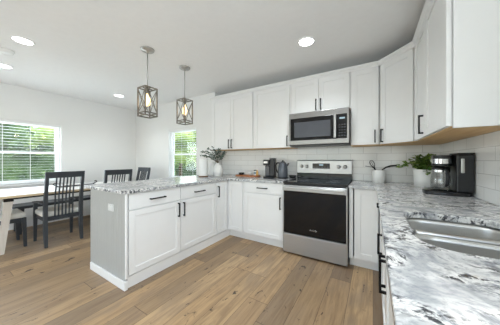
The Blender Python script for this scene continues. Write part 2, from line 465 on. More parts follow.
window(3, tmx(XR, RW[1], RW[2], -PI / 2), RW[1] - RW[0], RW[3] - RW[2])  # made-up window out of view, brightens the faces turned to the right
dr = struct(bpy.data.objects.new('added_door_1', None)); COL.objects.link(dr)  # unseen glass doors, added to let daylight in from behind
f = MB()
for i in range(4):
    x = DW[0] + i * (DW[1] - DW[0]) / 3
    f.box(x - .04, x + .04, YR - .1, YR - .04, 0, DW[3])
f.box(DW[0], DW[1], YR - .1, YR - .04, DW[3] - .07, DW[3]).box(DW[0], DW[1], YR - .1, YR - .04, 0, .07)
f.build('door_frame', M['trim'], dr)
MB().box(DW[0] + .04, DW[1] - .04, YR - .074, YR - .068, .07, DW[3] - .07).build('pane', M['pane'], dr)

def blind(mx, wd, hh, label):
    r = thing('window_blind', label, 'blind', group=None); r.matrix_world = mx
    MB().box(.005, wd - .005, .0, .055, hh - .05, hh - .002, .004).build('head_rail', M['slat'], r)
    s = MB(); z = .04
    while z < hh - .06:
        s.box(.012, wd - .012, .012, .042, z, z + .002, mx=Matrix.Translation((0, .027, z)) @ Matrix.Rotation(math.radians(-5), 4, 'X') @ Matrix.Translation((0, -.027, -z)))
        z += .05
    s.build('slats', M['slat'], r)
    MB().box(.012, wd - .012, .006, .048, .006, .026, .004).build('bottom_rail', M['slat'], r)
    c = MB(); n = max(2, int(wd / .33))
    for i in range(n + 1):
        x = .1 + i * (wd - .2) / n
        c.box(x - .004, x + .004, .0015, .0025, .02, hh - .04)
    c.build('ladder_tapes', M['slat'], r)
blind(tmx(XL, LW[0], LW[2], PI / 2), LW[1] - LW[0], LW[3] - LW[2], 'white slatted blind in the wide window beside the dining table')
blind(tmx(BW[0], YD, BW[2], 0), BW[1] - BW[0], BW[3] - BW[2], 'white slatted blind in the narrow window behind the peninsula')

# tile backsplash: on the back wall and the right wall
struct(MB().box(-2.55, XR, YB - .008, YB, CT, UB + .02).build('backsplash_back', M['tile']))
struct(MB().box(XR - .008, XR, -.05, YB - .008, CT, UB + .02).build('backsplash_right', M['tile']))

# ------------------------------------------------------------------ outside
struct(MB().box(-60, 30, YB + .5, 60, -.5, -.4).box(-60, XL - .5, -30, YB + .5, -.5, -.4).build('ground_lawn', M['lawn']))
def tree(label, x, y, h, r, m, n, trunk=1.2, lz=.16, cat='tree', name='garden_tree', group=None, seed=0):
    rnd = random.Random(seed)
    t = thing(name, label, cat, (x, y, -.4), 0, group)
    b = MB(); b.tube([(0, 0, -.05), (.05, 0, trunk), (0, .05, h * .6)], [.12, .09, .04], 8)
    for k in range(5):
        a = k * 1.3; b.tube([(0, 0, trunk), (r * .5 * math.cos(a), r * .5 * math.sin(a), h * .65)], [.05, .015], 6)
    b.build('trunk', M['bark'], t)
    f = MB(); lobes = []
    for k in range(14):
        a = rnd.uniform(0, 2 * PI); q = rnd.uniform(.1, .7) * r; z = rnd.uniform(trunk * .6 + r * .2, h - r * .3)
        lobes.append((q * math.cos(a), q * math.sin(a), z, rnd.uniform(.35, .6) * r))
    for k in range(n):
        lx, ly, lz_, lr = lobes[k % len(lobes)]
        v = Vector((rnd.gauss(0, 1), rnd.gauss(0, 1), rnd.gauss(0, 1))).normalized() * lr * rnd.uniform(.75, 1.0)
        d = Vector((rnd.gauss(0, 1), rnd.gauss(0, 1), rnd.gauss(-.3, .7)))
        s = rnd.uniform(.6, 1.3) * lz
        f.leaf((lx + v.x, ly + v.y, lz_ + v.z * .8), d, v, s, s * .7)
    for lx, ly, lz_, lr in lobes: f.sphere((lx, ly, lz_), lr * .72, 10, (1, 1, .8))
    f.build('foliage', m, t)
tree('bright yellow-green tree seen in the dining window, towards its left side', -11.2, -.6, 3.6, 1.5, M['tree_a'], 2600, .6, seed=1)
tree('bright leafy tree seen in the dining window, towards its right side', -11.4, 3.4, 3.7, 1.6, M['tree_a'], 2600, .6, seed=2)
tree('tall deep green tree standing furthest back outside the dining window', -15.5, 1.4, 5.8, 2.3, M['tree_b'], 2600, 1.5, .22, seed=3)
tree('sunny yellow-green tree seen through the narrow back window', -9.0, 7.36, 4.4, 1.6, M['tree_a'], 2400, 1.7, seed=4)
tree('deep green tree further off through the narrow back window', -15.0, 13.3, 5.5, 2.4, M['tree_b'], 2400, 1.6, .24, seed=5)
def hedge(label, x0, x1, y0, y1, h, n, seed):
    rnd = random.Random(seed)
    f = MB(); f.box(x0 + .15, x1 - .15, y0 + .15, y1 - .15, -.4, h - .15)
    for k in range(n):
        p = [rnd.uniform(x0, x1), rnd.uniform(y0, y1), rnd.uniform(-.3, h)]
        a = rnd.randrange(3)
        if a == 0: p[0] = rnd.choice((x0, x1)) + rnd.uniform(-.06, .06)
        elif a == 1: p[1] = rnd.choice((y0, y1)) + rnd.uniform(-.06, .06)
        else: p[2] = h + rnd.uniform(-.12, .08)
        f.leaf(p, (rnd.gauss(0, 1), rnd.gauss(0, 1), rnd.gauss(.2, .7)), (rnd.gauss(0, .4), rnd.gauss(0, .4), 1), .17, .12)
    tag(f.build('hedge', M['hedge']), label, 'hedge')
hedge('clipped green hedge below the trees outside the dining window', -9.0, -8.2, -4, 5.2, 1.5, 4600, 11)
hedge('low hedge across the lawn outside the narrow back window', -13, -5.0, 10.2, 10.8, .55, 2600, 12)

# ------------------------------------------------------------------ cabinets
def shaker(mb, x0, x1, z0, z1, y=0.0, th=.02, st=.058, rec=.009):
    mb.box(x0, x0 + st, y, y + th, z0, z1, .0015, 1).box(x1 - st, x1, y, y + th, z0, z1, .0015, 1)
    mb.box(x0 + st, x1 - st, y, y + th, z1 - st, z1, .0015, 1).box(x0 + st, x1 - st, y, y + th, z0, z0 + st, .0015, 1)
    mb.box(x0 + st - .002, x1 - st + .002, y + rec, y + th - .002, z0 + st - .002, z1 - st + .002)
    return mb
def pull(parent, x, z, vert, L=.16, y=0.0):
    b = MB(); h = L / 2; w = .0065; so = .032
    if vert:
        b.box(x - w, x + w, y - so, y - so + .011, z - h, z + h, .0015, 1)
        for s in (-1, 1): b.box(x - w, x + w, y - so + .005, y, z + s * (h - w) - w, z + s * (h - w) + w, .0015, 1)
    else:
        b.box(x - h, x + h, y - so, y - so + .011, z - w, z + w, .0015, 1)
        for s in (-1, 1): b.box(x + s * (h - w) - w, x + s * (h - w) + w, y - so + .005, y, z - w, z + w, .0015, 1)
    return b.build('handle', M['black'], parent)
def fronts(r, lst):
    for f in lst:
        kind, x0, x1, z0, z1 = f[:5]
        b = MB()
        if kind == 'door': shaker(b, x0, x1, z0, z1)
        else: b.box(x0, x1, 0, .02, z0, z1, .003, 2)
        o = b.build(kind, M['cab'], r)
        for h in f[5:]: pull(o, *h)
ZK, Z0, Z1 = .105, .118, .876
DRZ = .715
def base_cab(label, loc, rz, wd, lst, depth=.60, kick=.07, group='white base cabinets', open_top=False):
    r = thing('base_cabinet', label, 'cabinet', loc, rz, group)
    b = MB()
    if open_top:
        b.box(0, wd, .0205, depth, ZK, .64).box(0, .008, .0205, depth, .64, .883).box(wd - .008, wd, .0205, depth, .64, .883).box(.008, wd - .008, .0205, .034, .64, .883).box(.008, wd - .008, depth - .012, depth, .64, .883)
    else: b.box(0, wd, .0205, depth, ZK, .883)
    b.build('carcass', M['cab'], r)
    MB().box(0, wd, kick, kick + .016, 0, ZK).build('toe_kick', M['cab'], r)
    fronts(r, lst); return r
# peninsula, doors facing the kitchen (+x)
yA, yB, yD = .985, 1.588, 2.215
w1 = yB - yA
base_cab('white base cabinet at the free end of the peninsula, drawer over door', (XP, yA, 0), PI / 2, w1 - .001,
         [('drawer', .012, w1 - .006, DRZ + .012, Z1, (w1 * .5, .80, False, .175)), ('door', .012, w1 - .006, Z0, DRZ, (w1 - .04, .617, True))], .62, .012)
w2 = yD - yB
base_cab('white base cabinet in the middle of the peninsula, drawer over door', (XP, yB, 0), PI / 2, w2 - .001,
         [('drawer', .004, w2 - .006, DRZ + .012, Z1, (w2 * .5 - .02, .79, False, .175)), ('door', .004, w2 - .006, Z0, DRZ, (.034, .612, True))], .62, .012)
# corner cabinet with folding L doors
r = thing('corner_base_cabinet', 'white corner base cabinet with two doors meeting at an inside angle', 'cabinet', (XP, 2.486, 0), 0, 'white base cabinets')
wx = .285
MB().poly([(-.62, yD - 2.486), (-.0205, yD - 2.486), (-.0205, .0205), (wx, .0205), (wx, .60), (-.615, .60)], ZK, .883).build('carcass', M['cab'], r)
MB().poly([(-.028, yD - 2.486), (-.012, yD - 2.486), (-.012, .07), (wx, .07), (wx, .086), (-.028, .086)], 0, ZK).build('toe_kick', M['cab'], r)
b = MB(); shaker(b, yD - 2.486 + .004, -.004, Z0, Z1)
o = b.build('door', M['cab'], r); o.rotation_euler = (0, 0, PI / 2)
pull(o, yD - 2.486 + .036, .732, True, .16)
b = MB(); shaker(b, .004, wx - .012, Z0, Z1); b.build('door', M['cab'], r)
w3 = (-1.0) - (XP + wx)
base_cab('white base cabinet left of the range, drawer over door', (XP + wx + .001, 2.486, 0), 0, w3 - .001,
         [('drawer', .022, w3 - .02, DRZ + .012, Z1, (w3 * .5, .80, False, .16)), ('door', .022, w3 - .02, Z0, DRZ, (w3 - .05, .615, True))], .60)
# right of the range
XS0, XS1 = -.996, -.236
r = base_cab('white base cabinet right of the range with one tall door', (XS1 + .058, 2.486, 0), 0, .23,
         [('door', .004, .222, Z0, Z1)], .60)
MB().box(-.05, -.012, .0, .3, ZK, .883, .001, 1).build('filler_strip', M['cab'], r)
MB().box(-.05, -.0005, .07, .086, 0, ZK).build('filler_kick', M['cab'], r)
MB().box(-.05, .228, .006, .0202, ZK, .1165).build('bottom_rail', M['cab'], r)
XF = .058
base_cab('white base cabinet under the right counter nearest the corner, drawer over door', (XF, 2.486, 0), -PI / 2, .745,
         [('drawer', .05, .74, DRZ + .012, Z1, (.42, .80, False, .16)), ('door', .05, .74, Z0, DRZ, (.708, .567, True, .15))], .595)
base_cab('white sink base cabinet below the steel sink, with two doors', (XF, 1.739, 0), -PI / 2, .92,
         [('false_front', .006, .914, DRZ + .012, Z1), ('door', .006, .458, Z0, DRZ, (.43, .588, True, .175)), ('door', .462, .914, Z0, DRZ, (.492, .588, True, .175))], .595, open_top=True)
base_cab('white base cabinet at the near end of the right counter', (XF, .817, 0), -PI / 2, 1.7,
         [('drawer', .006, .846, DRZ + .012, Z1, (.42, .80, False)), ('door', .006, .846, Z0, DRZ, (.80, .6, True)),
          ('drawer', .852, 1.69, DRZ + .012, Z1, (1.27, .80, False)), ('door', .852, 1.69, Z0, DRZ, (.9, .6, True))], .595)

# peninsula end panel (beadboard), wrapped baseboard, back panel
r = thing('peninsula_end_panel', 'grooved grey-white end panel closing the peninsula, with white baseboard', 'panel', (-2.24, .975, 0))
b = MB()
n = 15; x0 = -.43; step = (.31 - x0) / n
for i in range(n): b.box(x0 + i * step + .0009, x0 + (i + 1) * step - .0009, -.006, .004, .07, .884, .0012, 1)
b.box(x0, .31, 0, .0095, .005, .884)
b.build('beadboard', M['panel_grey'], r)
MB().box(.3, .312, -.007, .0095, .1, .884).build('corner_trim', M['trim'], r)
b = MB(); b.box(-.40, .302, -.022, -.0065, 0, .078, .004); b.build('baseboard', M['trim'], r)
MB().box(.302, .318, -.022, .0095, 0, .08, .003).build('corner_block', M['trim'], r)
tag(MB().box(-2.692, -2.672, .986, YD - .02, 0, .884).build('peninsula_back_panel', M['panel_grey']), 'grey-white back panel of the peninsula, facing the dining table', 'panel')
r = thing('wall_outlet', 'white wall outlet on the grey end panel of the peninsula', 'outlet', (-2.20, .9685, .725))
MB().box(-.056, .056, -.006, 0, -.034, .034, .003).build('cover_plate', M['plate'], r)
for z in (-.02, .02): MB().box(z - .013, z + .013, -.008, -.0055, -.016, .016, .003).build('socket', M['plate'], r)

# countertops
XE = -2.755
b = MB(); b.poly([(XE, .938), (XP + .025, .938), (XP + .025, YC), (XS0 - .004, YC), (XS0 - .004, YB - .009), (XJ + .001, YB - .009), (XJ + .001, YD - .001), (XE, YD - .001)], CT - .03, CT, bev=.004)
tag(b.build('countertop', M['granite']), 'veined white and grey stone countertop over the peninsula, left of the range', 'countertop', 'stone countertops')
SK = (.135, .505, .85, 1.385)
hole = rrect(*SK, .10); hole = hole[:18] + [(SK[0], 1.115)] + hole[18:] + [(SK[1], 1.115)]
b = MB(); b.poly([(XS1 + .004, YC), (.033, YC), (.033, 1.115), (.033, -.88), (XR - .009, -.88), (XR - .009, 1.115), (XR - .009, YB - .009), (XS1 + .004, YB - .009)], CT - .03, CT, holes=[(hole, 1.115)], bev=.004)
tag(b.build('countertop', M['granite']), 'veined white and grey stone countertop around the sink, right of the range', 'countertop', 'stone countertops')

# sink
r = thing('kitchen_sink', 'stainless double bowl sink set under the right countertop', 'sink', (0, 0, 0))
def bowl(x0, x1, y0, y1, rad, depth, zt):
    b = bmesh.new(); rings = []
    for k, (ins, z) in enumerate(((-.012, zt), (0, zt), (.004, zt - .02), (.01, zt - depth + .03), (.02, zt - depth + .008), (.045, zt - depth))):
        rings.append([b.verts.new((x, y, z)) for x, y in rrect(x0 + ins, x1 - ins, y0 + ins, y1 - ins, max(.01, rad - ins * .4))])
    n = len(rings[0])
    for a, c in zip(rings, rings[1:]):
        for i in range(n):
            f = b.faces.new((a[i], a[(i + 1) % n], c[(i + 1) % n], c[i])); f.smooth = True
    b.faces.new(rings[-1]); return b
ymid = 1.115; zt = CT - .034
for y0, y1 in ((SK[2] - .006, ymid - .012), (ymid + .012, SK[3] + .006)):
    m = MB(); m._add(bowl(SK[0] - .006, SK[1] + .006, y0, y1, .085, .2, zt))
    o = m.build('basin', M['sinksteel'], r)
    sm = o.modifiers.new('thick', 'SOLIDIFY'); sm.thickness = .0015; sm.offset = 1
    cx, cy = (SK[0] + SK[1]) / 2 + .05, (y0 + y1) / 2
    MB().lathe([(.042, 0), (.042, .003), (.03, .003), (.026, .001)], 20, Matrix.Translation((cx, cy, zt - .2))).build('drain', M['chrome'], o)
MB().box(SK[0] + .016, SK[1] - .016, ymid - .0135, ymid + .0135, zt - .05, zt + .012, .009, 3).build('divider', M['sinksteel'], r)

# upper cabinets
UYF = 2.775          # door faces
def upper_body(r, wd, z0, z1, depth):
    MB().box(0, wd, .0205, depth, z0 + .006, z1).build('carcass', M['cab'], r)
    MB().box(.0, wd, .0225, depth, z0, z0 + .0055).build('bottom_panel', M['birch'], r)
CROWN_T = 2.345
def crown_profile(mb, path, zb=UT - .012, zt=CROWN_T, out=.028):
    """crown along an open xy path, outward to the right hand side of travel"""
    b = bmesh.new(); rows = []
    P = [Vector((x, y)) for x, y in path]
    prof = [(0, zb), (.006, zb), (.010, zb + .018), (out - .004, zt - .02), (out, zt - .014), (out, zt), (0, zt)]
    for i, p in enumerate(P):
        d0 = (P[i] - P[i - 1]).normalized() if i else (P[1] - P[0]).normalized()
        d1 = (P[i + 1] - P[i]).normalized() if i < len(P) - 1 else d0
        n0 = Vector((d0.y, -d0.x)); n1 = Vector((d1.y, -d1.x)); n = (n0 + n1); n = n / n.dot(n0) if n.length else n0
        rows.append([b.verts.new((p.x + n.x * o, p.y + n.y * o, z)) for o, z in prof])
    k = len(prof)
    for a, c in zip(rows, rows[1:]):
        for j in range(k): b.faces.new((a[j], a[(j + 1) % k], c[(j + 1) % k], c[j]))
    b.faces.new(rows[0]); b.faces.new(rows[-1][::-1])
    bmesh.ops.recalc_face_normals(b, faces=b.faces)
    mb._add(b); return mb
UD = YB - UYF - .001
ZD0, ZD1 = UB + .006, UT - .016
def upper(label, x0, x1, z0, lst, crown=True):
    r = thing('upper_cabinet', label, 'cabinet', (x0, UYF, 0), 0, 'white upper cabinets')
    upper_body(r, x1 - x0, z0, UT + .03, UD); fronts(r, lst); return r
xa, xb, xc, xd, xe = -2.55, -1.643, -1.010, -.238, .064
wa = xb - xa - .002
upper('white double door upper cabinet furthest left on the back wall', xa, xb - .002, UB,
      [('door', .03, wa * .5 - .002, ZD0, ZD1, (wa * .5 - .03, UB + .10, True, .15)), ('door', wa * .5 + .002, wa - .012, ZD0, ZD1, (wa * .5 + .03, UB + .10, True, .15))])
wb = xc - xb - .002
upper('white single door upper cabinet just left of the microwave', xb, xc - .002, UB,
      [('door', .012, wb - .02, ZD0, ZD1, (wb - .052, UB + .10, True, .15))])
ZM = 1.838
wc = xd - xc - .002
upper('short white double door upper cabinet above the microwave', xc, xd - .002, ZM,
      [('door', .012, wc * .5 - .002, ZM + .008, ZD1, (wc * .5 - .03, ZM + .10, True, .15)), ('door', wc * .5 + .002, wc - .012, ZM + .008, ZD1, (wc * .5 + .03, ZM + .10, True, .15))])
wd_ = xe - xd - .002
upper('narrow white single door upper cabinet just right of the microwave', xd, xe - .002, UB,
      [('door', .012, wd_ - .012, ZD0, ZD1, (wd_ - .043, UB + .10, True, .15))])
# diagonal corner
XRF = .34            # faces of the right wall uppers
yq = YB - (XR - xe)  # where the diagonal meets the right run
yq = 2.49
r = thing('corner_upper_cabinet', 'white diagonal corner upper cabinet with one slanted door', 'cabinet', (xe, UYF, 0), 0, 'white upper cabinets')
dx, dy = XRF - xe, yq - UYF
off = .0205
ang = math.atan2(dy, dx); Ld = math.hypot(dx, dy)
nx, ny = -math.sin(ang), math.cos(ang)
body = [(0.001, off), (nx * off + .004, ny * off), (dx + nx * off, dy + ny * off), (dx + off, dy + .001), (XR - xe - .001, dy + .001), (XR - xe - .001, UD), (0.001, UD)]
body = [(0.001, off + .012), (dx + off - .001, dy + off * .4 + .001), (dx + off, dy + .001), (XR - xe - .001, dy + .001), (XR - xe - .001, UD), (0.001, UD)]
MB().poly(body, UB + .006, UT + .03).build('carcass', M['cab'], r)
MB().poly(body, UB, UB + .0055).build('bottom_panel', M['birch'], r)
b = MB(); shaker(b, .012, Ld - .012, ZD0, ZD1)
o = b.build('door', M['cab'], r); o.rotation_euler = (0, 0, ang)
pull(o, .045, UB + .10, True, .15)
# right wall upper
YUE = 1.488
wr = yq - YUE
r = thing('upper_cabinet', 'large white upper cabinet on the right wall, its blank side facing the room', 'cabinet', (XRF, yq, 0), -PI / 2, 'white upper cabinets')
upper_body(r, wr - .02, UB, UT + .03, XR - XRF - .001)
MB().box(wr - .0195, wr, .028, XR - XRF - .001, UB - .006, UT + .03, .001, 1).build('side_panel', M['cab'], r)
fronts(r, [('door', .012, wr * .47, ZD0, ZD1, (wr * .47 - .06, UB + .105, True, .15)), ('door', wr * .47 + .004, wr - .006, ZD0, ZD1)])
cr = crown_profile(MB(), [(xa - .001, YB - .002), (xa - .001, UYF + .012), (xe, UYF + .012), (XRF + .012, yq), (XRF + .012, YUE - .001), (XR - .002, YUE - .001)])
tag(cr.build('crown_molding', M['cab']), 'white crown molding running along the tops of the upper cabinets', 'molding')

# ------------------------------------------------------------------ range
r = thing('kitchen_range', 'stainless and black electric range between the base cabinets', 'range', ((XS0 + XS1) / 2, 2.44, 0))
hw = (XS1 - XS0) / 2 - .003
MB().box(-hw, hw, .05, .62, .03, .905).build('body', M['plastic'], r)
b = MB(); b.box(-hw, hw, .0, .055, .905, .918, .003).box(-hw, hw, .055, .62, .905, .918); b.build('cooktop', M['glassblack'], r)
MB().box(-hw, hw, -.012, .0015, .897, .917, .004).build('cooktop_edge', M['plastic'], r)
for x, y, q in ((-.19, .2, .105), (.19, .2, .085), (-.19, .45, .075), (.19, .45, .095)):
    MB().lathe([(q, 0), (q, .0006), (q - .004, .0006)], 32, Matrix.Translation((x, y, .918)), True, True).build('burner_ring', M['tank'], r)
d = MB(); d.box(-hw, hw, -.004, .05, .27, .893, .004); d = d.build('oven_door', M['plastic'], r)
MB().box(-hw + .012, hw - .012, -.009, -.004, .272, .80, .002).build('door_glass', M['glassblack'], d)
for x in (-hw, hw - .012): MB().box(x, x + .012, -.0085, .0, .27, .89).build('side_trim', M['steel'], d)
b = MB(); b.box(-hw, hw, -.03, -.004, .805, .878, .007, 3); b.build('door_band', M['steel'], d)
b = MB(); b.box(-hw + .02, hw - .02, -.062, -.045, .835, .867, .007, 3)
for s in (-1, 1): b.box(s * (hw - .05) - .014, s * (hw - .05) + .014, -.05, -.028, .84, .862, .003)
b.build('door_handle', M['steel'], d)
MB().box(-.25, .22, -.0096, -.0089, .40, .74, .0002, 1).build('oven_window', M['glassblack'], d)
MB().box(-hw, hw, -.010, .05, .022, .262, .005).build('storage_drawer', M['steel'], r)
for x in (-hw + .04, hw - .04):
    for y in (.08, .58): MB().lathe([(.018, 0), (.018, .028)], 12, Matrix.Translation((x, y, 0))).build('leveling_foot', M['rubber'], r)
g = MB(); g.box(-hw, hw, .56, .632, .918, 1.0, .003); g.build('backguard_base', M['glassblack'], r)
g = MB(); g.box(-hw, hw, .545, .632, 1.0, 1.185, .005); g = g.build('control_panel', M['steel'], r)
MB().box(-hw, hw, .55, .634, 1.185, 1.193, .002).build('top_trim', M['plastic'], r)
MB().box(-.14, .10, .541, .546, 1.07, 1.145, .002).build('display_panel', M['glassblack'], g)
MB().box(-.045, .01, .5403, .5409, 1.112, 1.134).build('clock_digits', M['display'], g)
for i in range(6): MB().box(-.125 + i * .037, -.103 + i * .037, .5403, .5409, 1.082, 1.094).build('touch_key', M['tank'], g)
for x in (-.30, -.225, .215, .295):
    k = MB(); mx = Matrix.Translation((x, .545, 1.1)) @ Matrix.Rotation(PI / 2, 4, 'X')
    k.lathe([(.026, 0), (.026, .006), (.021, .008), (.018, .03), (.015, .033)], 22, mx).box(x - .004, x + .004, .508, .516, 1.085, 1.115, .001, 1)
    k.build('knob', M['nickel'] if x < 0 else M['steel'], g)
def text(txt, size, loc, rot, m, parent, name='logo', ext=.0004):
    c = bpy.data.curves.new(name, 'FONT'); c.body = txt; c.size = size; c.align_x = 'CENTER'; c.align_y = 'CENTER'; c.extrude = ext
    o = bpy.data.objects.new('tmp_text', c); COL.objects.link(o)
    dg = bpy.context.evaluated_depsgraph_get(); me = bpy.data.meshes.new_from_object(o.evaluated_get(dg))
    bpy.data.objects.remove(o); me.materials.clear(); me.materials.append(m)
    t = bpy.data.objects.new(name, me); COL.objects.link(t); t.location = loc; t.rotation_euler = rot; t.parent = parent; return t
text('Whirlpool', .02, (.005, -.0102, .345), (PI / 2, 0, 0), M['chrome'], d)
rg = MB(); rg.tube([((.005) + .045 * math.cos(a), -.0105, .348 + .009 * math.sin(a)) for a in [math.radians(x) for x in range(-60, 200, 12)]], .0008, 6)
rg.build('logo_swoosh', M['chrome'], d)

# ------------------------------------------------------------------ microwave
r = thing('microwave_oven', 'stainless over the range microwave with black window', 'microwave', ((xc + xd) / 2 - .003, 2.70, UB + .018))
hw = (xd - xc) / 2 - .007; H = ZM - (UB + .018) - .002
MB().box(-hw, hw, .03, .39, .012, H, .002).build('body', M['darksteel'], r)
MB().box(-hw, hw, .02, .38, 0, .0115).build('underside', M['plastic'], r)
d = MB(); x1 = hw - .135
d.box(-hw, hw, -.012, .03, H - .075, H, .004).box(-hw, hw, -.012, .03, .012, .072, .004).box(-hw, -hw + .022, -.0115, .03, .07, H - .073).box(hw - .022, hw, -.0115, .03, .07, H - .073)
d = d.build('front_frame', M['darksteel'], r)
MB().box(-hw + .021, x1, -.014, .02, .071, H - .074, .002).build('door', M['glassblack'], r)
MB().box(-hw + .075, x1 - .075, -.0149, -.0138, .11, H - .13, .0003, 1).build('window_mesh', M['tank'], r)
MB().box(x1 + .002, hw - .021, -.013, .02, .071, H - .074, .002).build('control_panel', M['glassblack'], r)
b = MB(); b.box(x1 - .034, x1 - .004, -.055, -.035, .075, H - .075, .008, 3)
for z in (.10, H - .10): b.box(x1 - .032, x1 - .014, -.04, -.012, z - .012, z + .012)
b.build('handle', M['steel'], r)
MB().box(x1 + .03, hw - .045, -.0138, -.0128, H - .135, H - .115).build('clock_display', M['display'], r)
for i in range(5):
    for j in range(3): MB().box(x1 + .022 + j * .03, x1 + .038 + j * .03, -.0136, -.0128, .10 + i * .034, .112 + i * .034).build('key', M['tank'], r)

# ------------------------------------------------------------------ ceiling fixtures
def downlight(x, y, label, watts=DOWN_W):
    r = thing('recessed_light', label, 'ceiling light', (x, y, ZC), 0, 'recessed ceiling lights')
    MB().lathe([(.092, 0), (.092, -.006), (.078, -.009), (.076, -.002)], 28, None, False, False).build('trim_ring', M['trim'], r)
    MB().lathe([(.077, -.002), (.077, -.005), (.04, -.006)], 28).build('lens', M['lens'], r)
    lamp('downlight_lamp', 'AREA', (0, 0, -.02), watts, (.88, .955, 1), r, shape='DISK', size=.15, spread=math.radians(115))
downlight(-.62, 2.184, 'round recessed ceiling light in front of the upper cabinets near the microwave')
downlight(-3.224, .563, 'round recessed ceiling light nearest the camera on the dining side')
downlight(-4.334, 2.049, 'small recessed ceiling light left of the pendants near the room corner')
downlight(-4.31, .57, 'recessed ceiling light at the left picture edge, beyond the smoke detector')
downlight(-.25, .2, 'added unseen recessed ceiling light over the kitchen floor, in front of the sink')  # added out of frame to light the right-hand cabinets
downlight(-.70, 1.32, 'added unseen recessed ceiling light over the kitchen floor, between the peninsula and the sink')  # extra fixture out of frame, added to light the peninsula doors
downlight(-2.2, -1.4, 'added unseen recessed ceiling light over the open floor behind the camera')  # extra fixture behind the camera, added as room fill
r = thing('smoke_detector', 'white smoke detector on the ceiling by the left picture edge', 'smoke detector', (-3.68, .51, ZC))
MB().lathe([(.068, 0), (.068, -.012), (.062, -.016), (.056, -.034), (.05, -.038)], 28).build('housing', M['ceramic'], r)
MB().lathe([(.058, -.018), (.0585, -.022), (.058, -.026)], 28, None, False, False).build('vent_ring', M['tank'], r)

def pendant(x, y, label):
    r = thing('pendant_lantern', label, 'pendant light', (x, y, ZC), 0, 'pendant lanterns over the peninsula')
    MB().lathe([(.074, 0), (.074, -.012), (.066, -.02), (.014, -.024), (.012, -.045)], 28).build('canopy', M['nickel'], r)
    MB().cyl((0, 0, -.04), (0, 0, -.452), .006).build('rod', M['nickel'], r)
    top, bot, h, t = -.452, -.788, .072, .0062
    c = MB()
    for sx in (-1, 1):
        for sy in (-1, 1): c.box(sx * h - t, sx * h + t, sy * h - t, sy * h + t, bot, top)
    for z in (top - t, bot + t, bot + .04):
        for s in (-1, 1):
            c.box(-h, h, s * h - t * .9, s * h + t * .9, z - t, z + t); c.box(s * h - t * .9, s * h + t * .9, -h, h, z - t, z + t)
    c.box(-h, h, -t, t, top - .012, top).box(-t, t, -h, h, top - .012, top)
    c.build('cage', M['pewter'], r)
    x_ = MB(); z0, z1 = bot + .045, top - .02
    for s in (-1, 1):
        for q in (-1, 1):
            x_.strut((-h * q, s * h, z0), (h * q, s * h, z1), .0055, .0055); x_.strut((s * h, -h * q, z0), (s * h, h * q, z1), .0055, .0055)
    x_.build('cross_braces', M['pewter'], r)
    MB().lathe([(.018, -.441), (.018, -.515), (.014, -.52)], 16).build('socket', M['pewter'], r)
    MB().lathe([(.012, -.518), (.015, -.54), (.028, -.575), (.034, -.612), (.028, -.645), (.011, -.664)], 20).build('bulb', M['bulb'], r)
    lamp('pendant_lamp', 'POINT', (0, 0, -.61), PEND_W, (1, .82, .58), r, shadow_soft_size=.04)
pendant(-2.243, 1.369, 'square cage pendant lantern nearer the camera, over the peninsula')
pendant(-2.243, 1.911, 'square cage pendant lantern further away, in front of the narrow window')

# ------------------------------------------------------------------ dining set
tx0, tx1, ty0, ty1 = -4.78, -3.83, .41, 2.36
r = thing('dining_table', 'long dining table with top coloured pale for its reflection, and splayed pale legs', 'table', ((tx0 + tx1) / 2, (ty0 + ty1) / 2, 0))
hx, hy = (tx1 - tx0) / 2, (ty1 - ty0) / 2
MB().box(-hx + .004, hx - .004, -hy + .004, hy - .004, .7465, .75, .001, 1).build('tabletop', M['tabletop'], r)
MB().box(-hx, hx, -hy, hy, .718, .7463, .003).build('table_edge', M['tablewood'], r)
b = MB()
for s in (-1, 1): b.box(s * (hx - .16) - .015, s * (hx - .16) + .015, -hy + .2, hy - .2, .68, .7175).box(-hx + .16, hx - .16, s * (hy - .2) - .015, s * (hy - .2) + .015, .68, .7175)
b.build('under_frame', M['black'], r)
for sx in (-1, 1):
    for sy in (-1, 1):
        p0 = (sx * (hx - .16), sy * (hy - .16), .66); p1 = (sx * (hx - .175), sy * (hy - .10), 0)
        MB().bar([p1, p0], [.026, .036], [.026, .036]).build('leg', M['legwood'], r)
        MB().box(p0[0] - .042, p0[0] + .042, p0[1] - .042, p0[1] + .042, .66, .7175, .004).build('leg_bracket', M['black'], r)

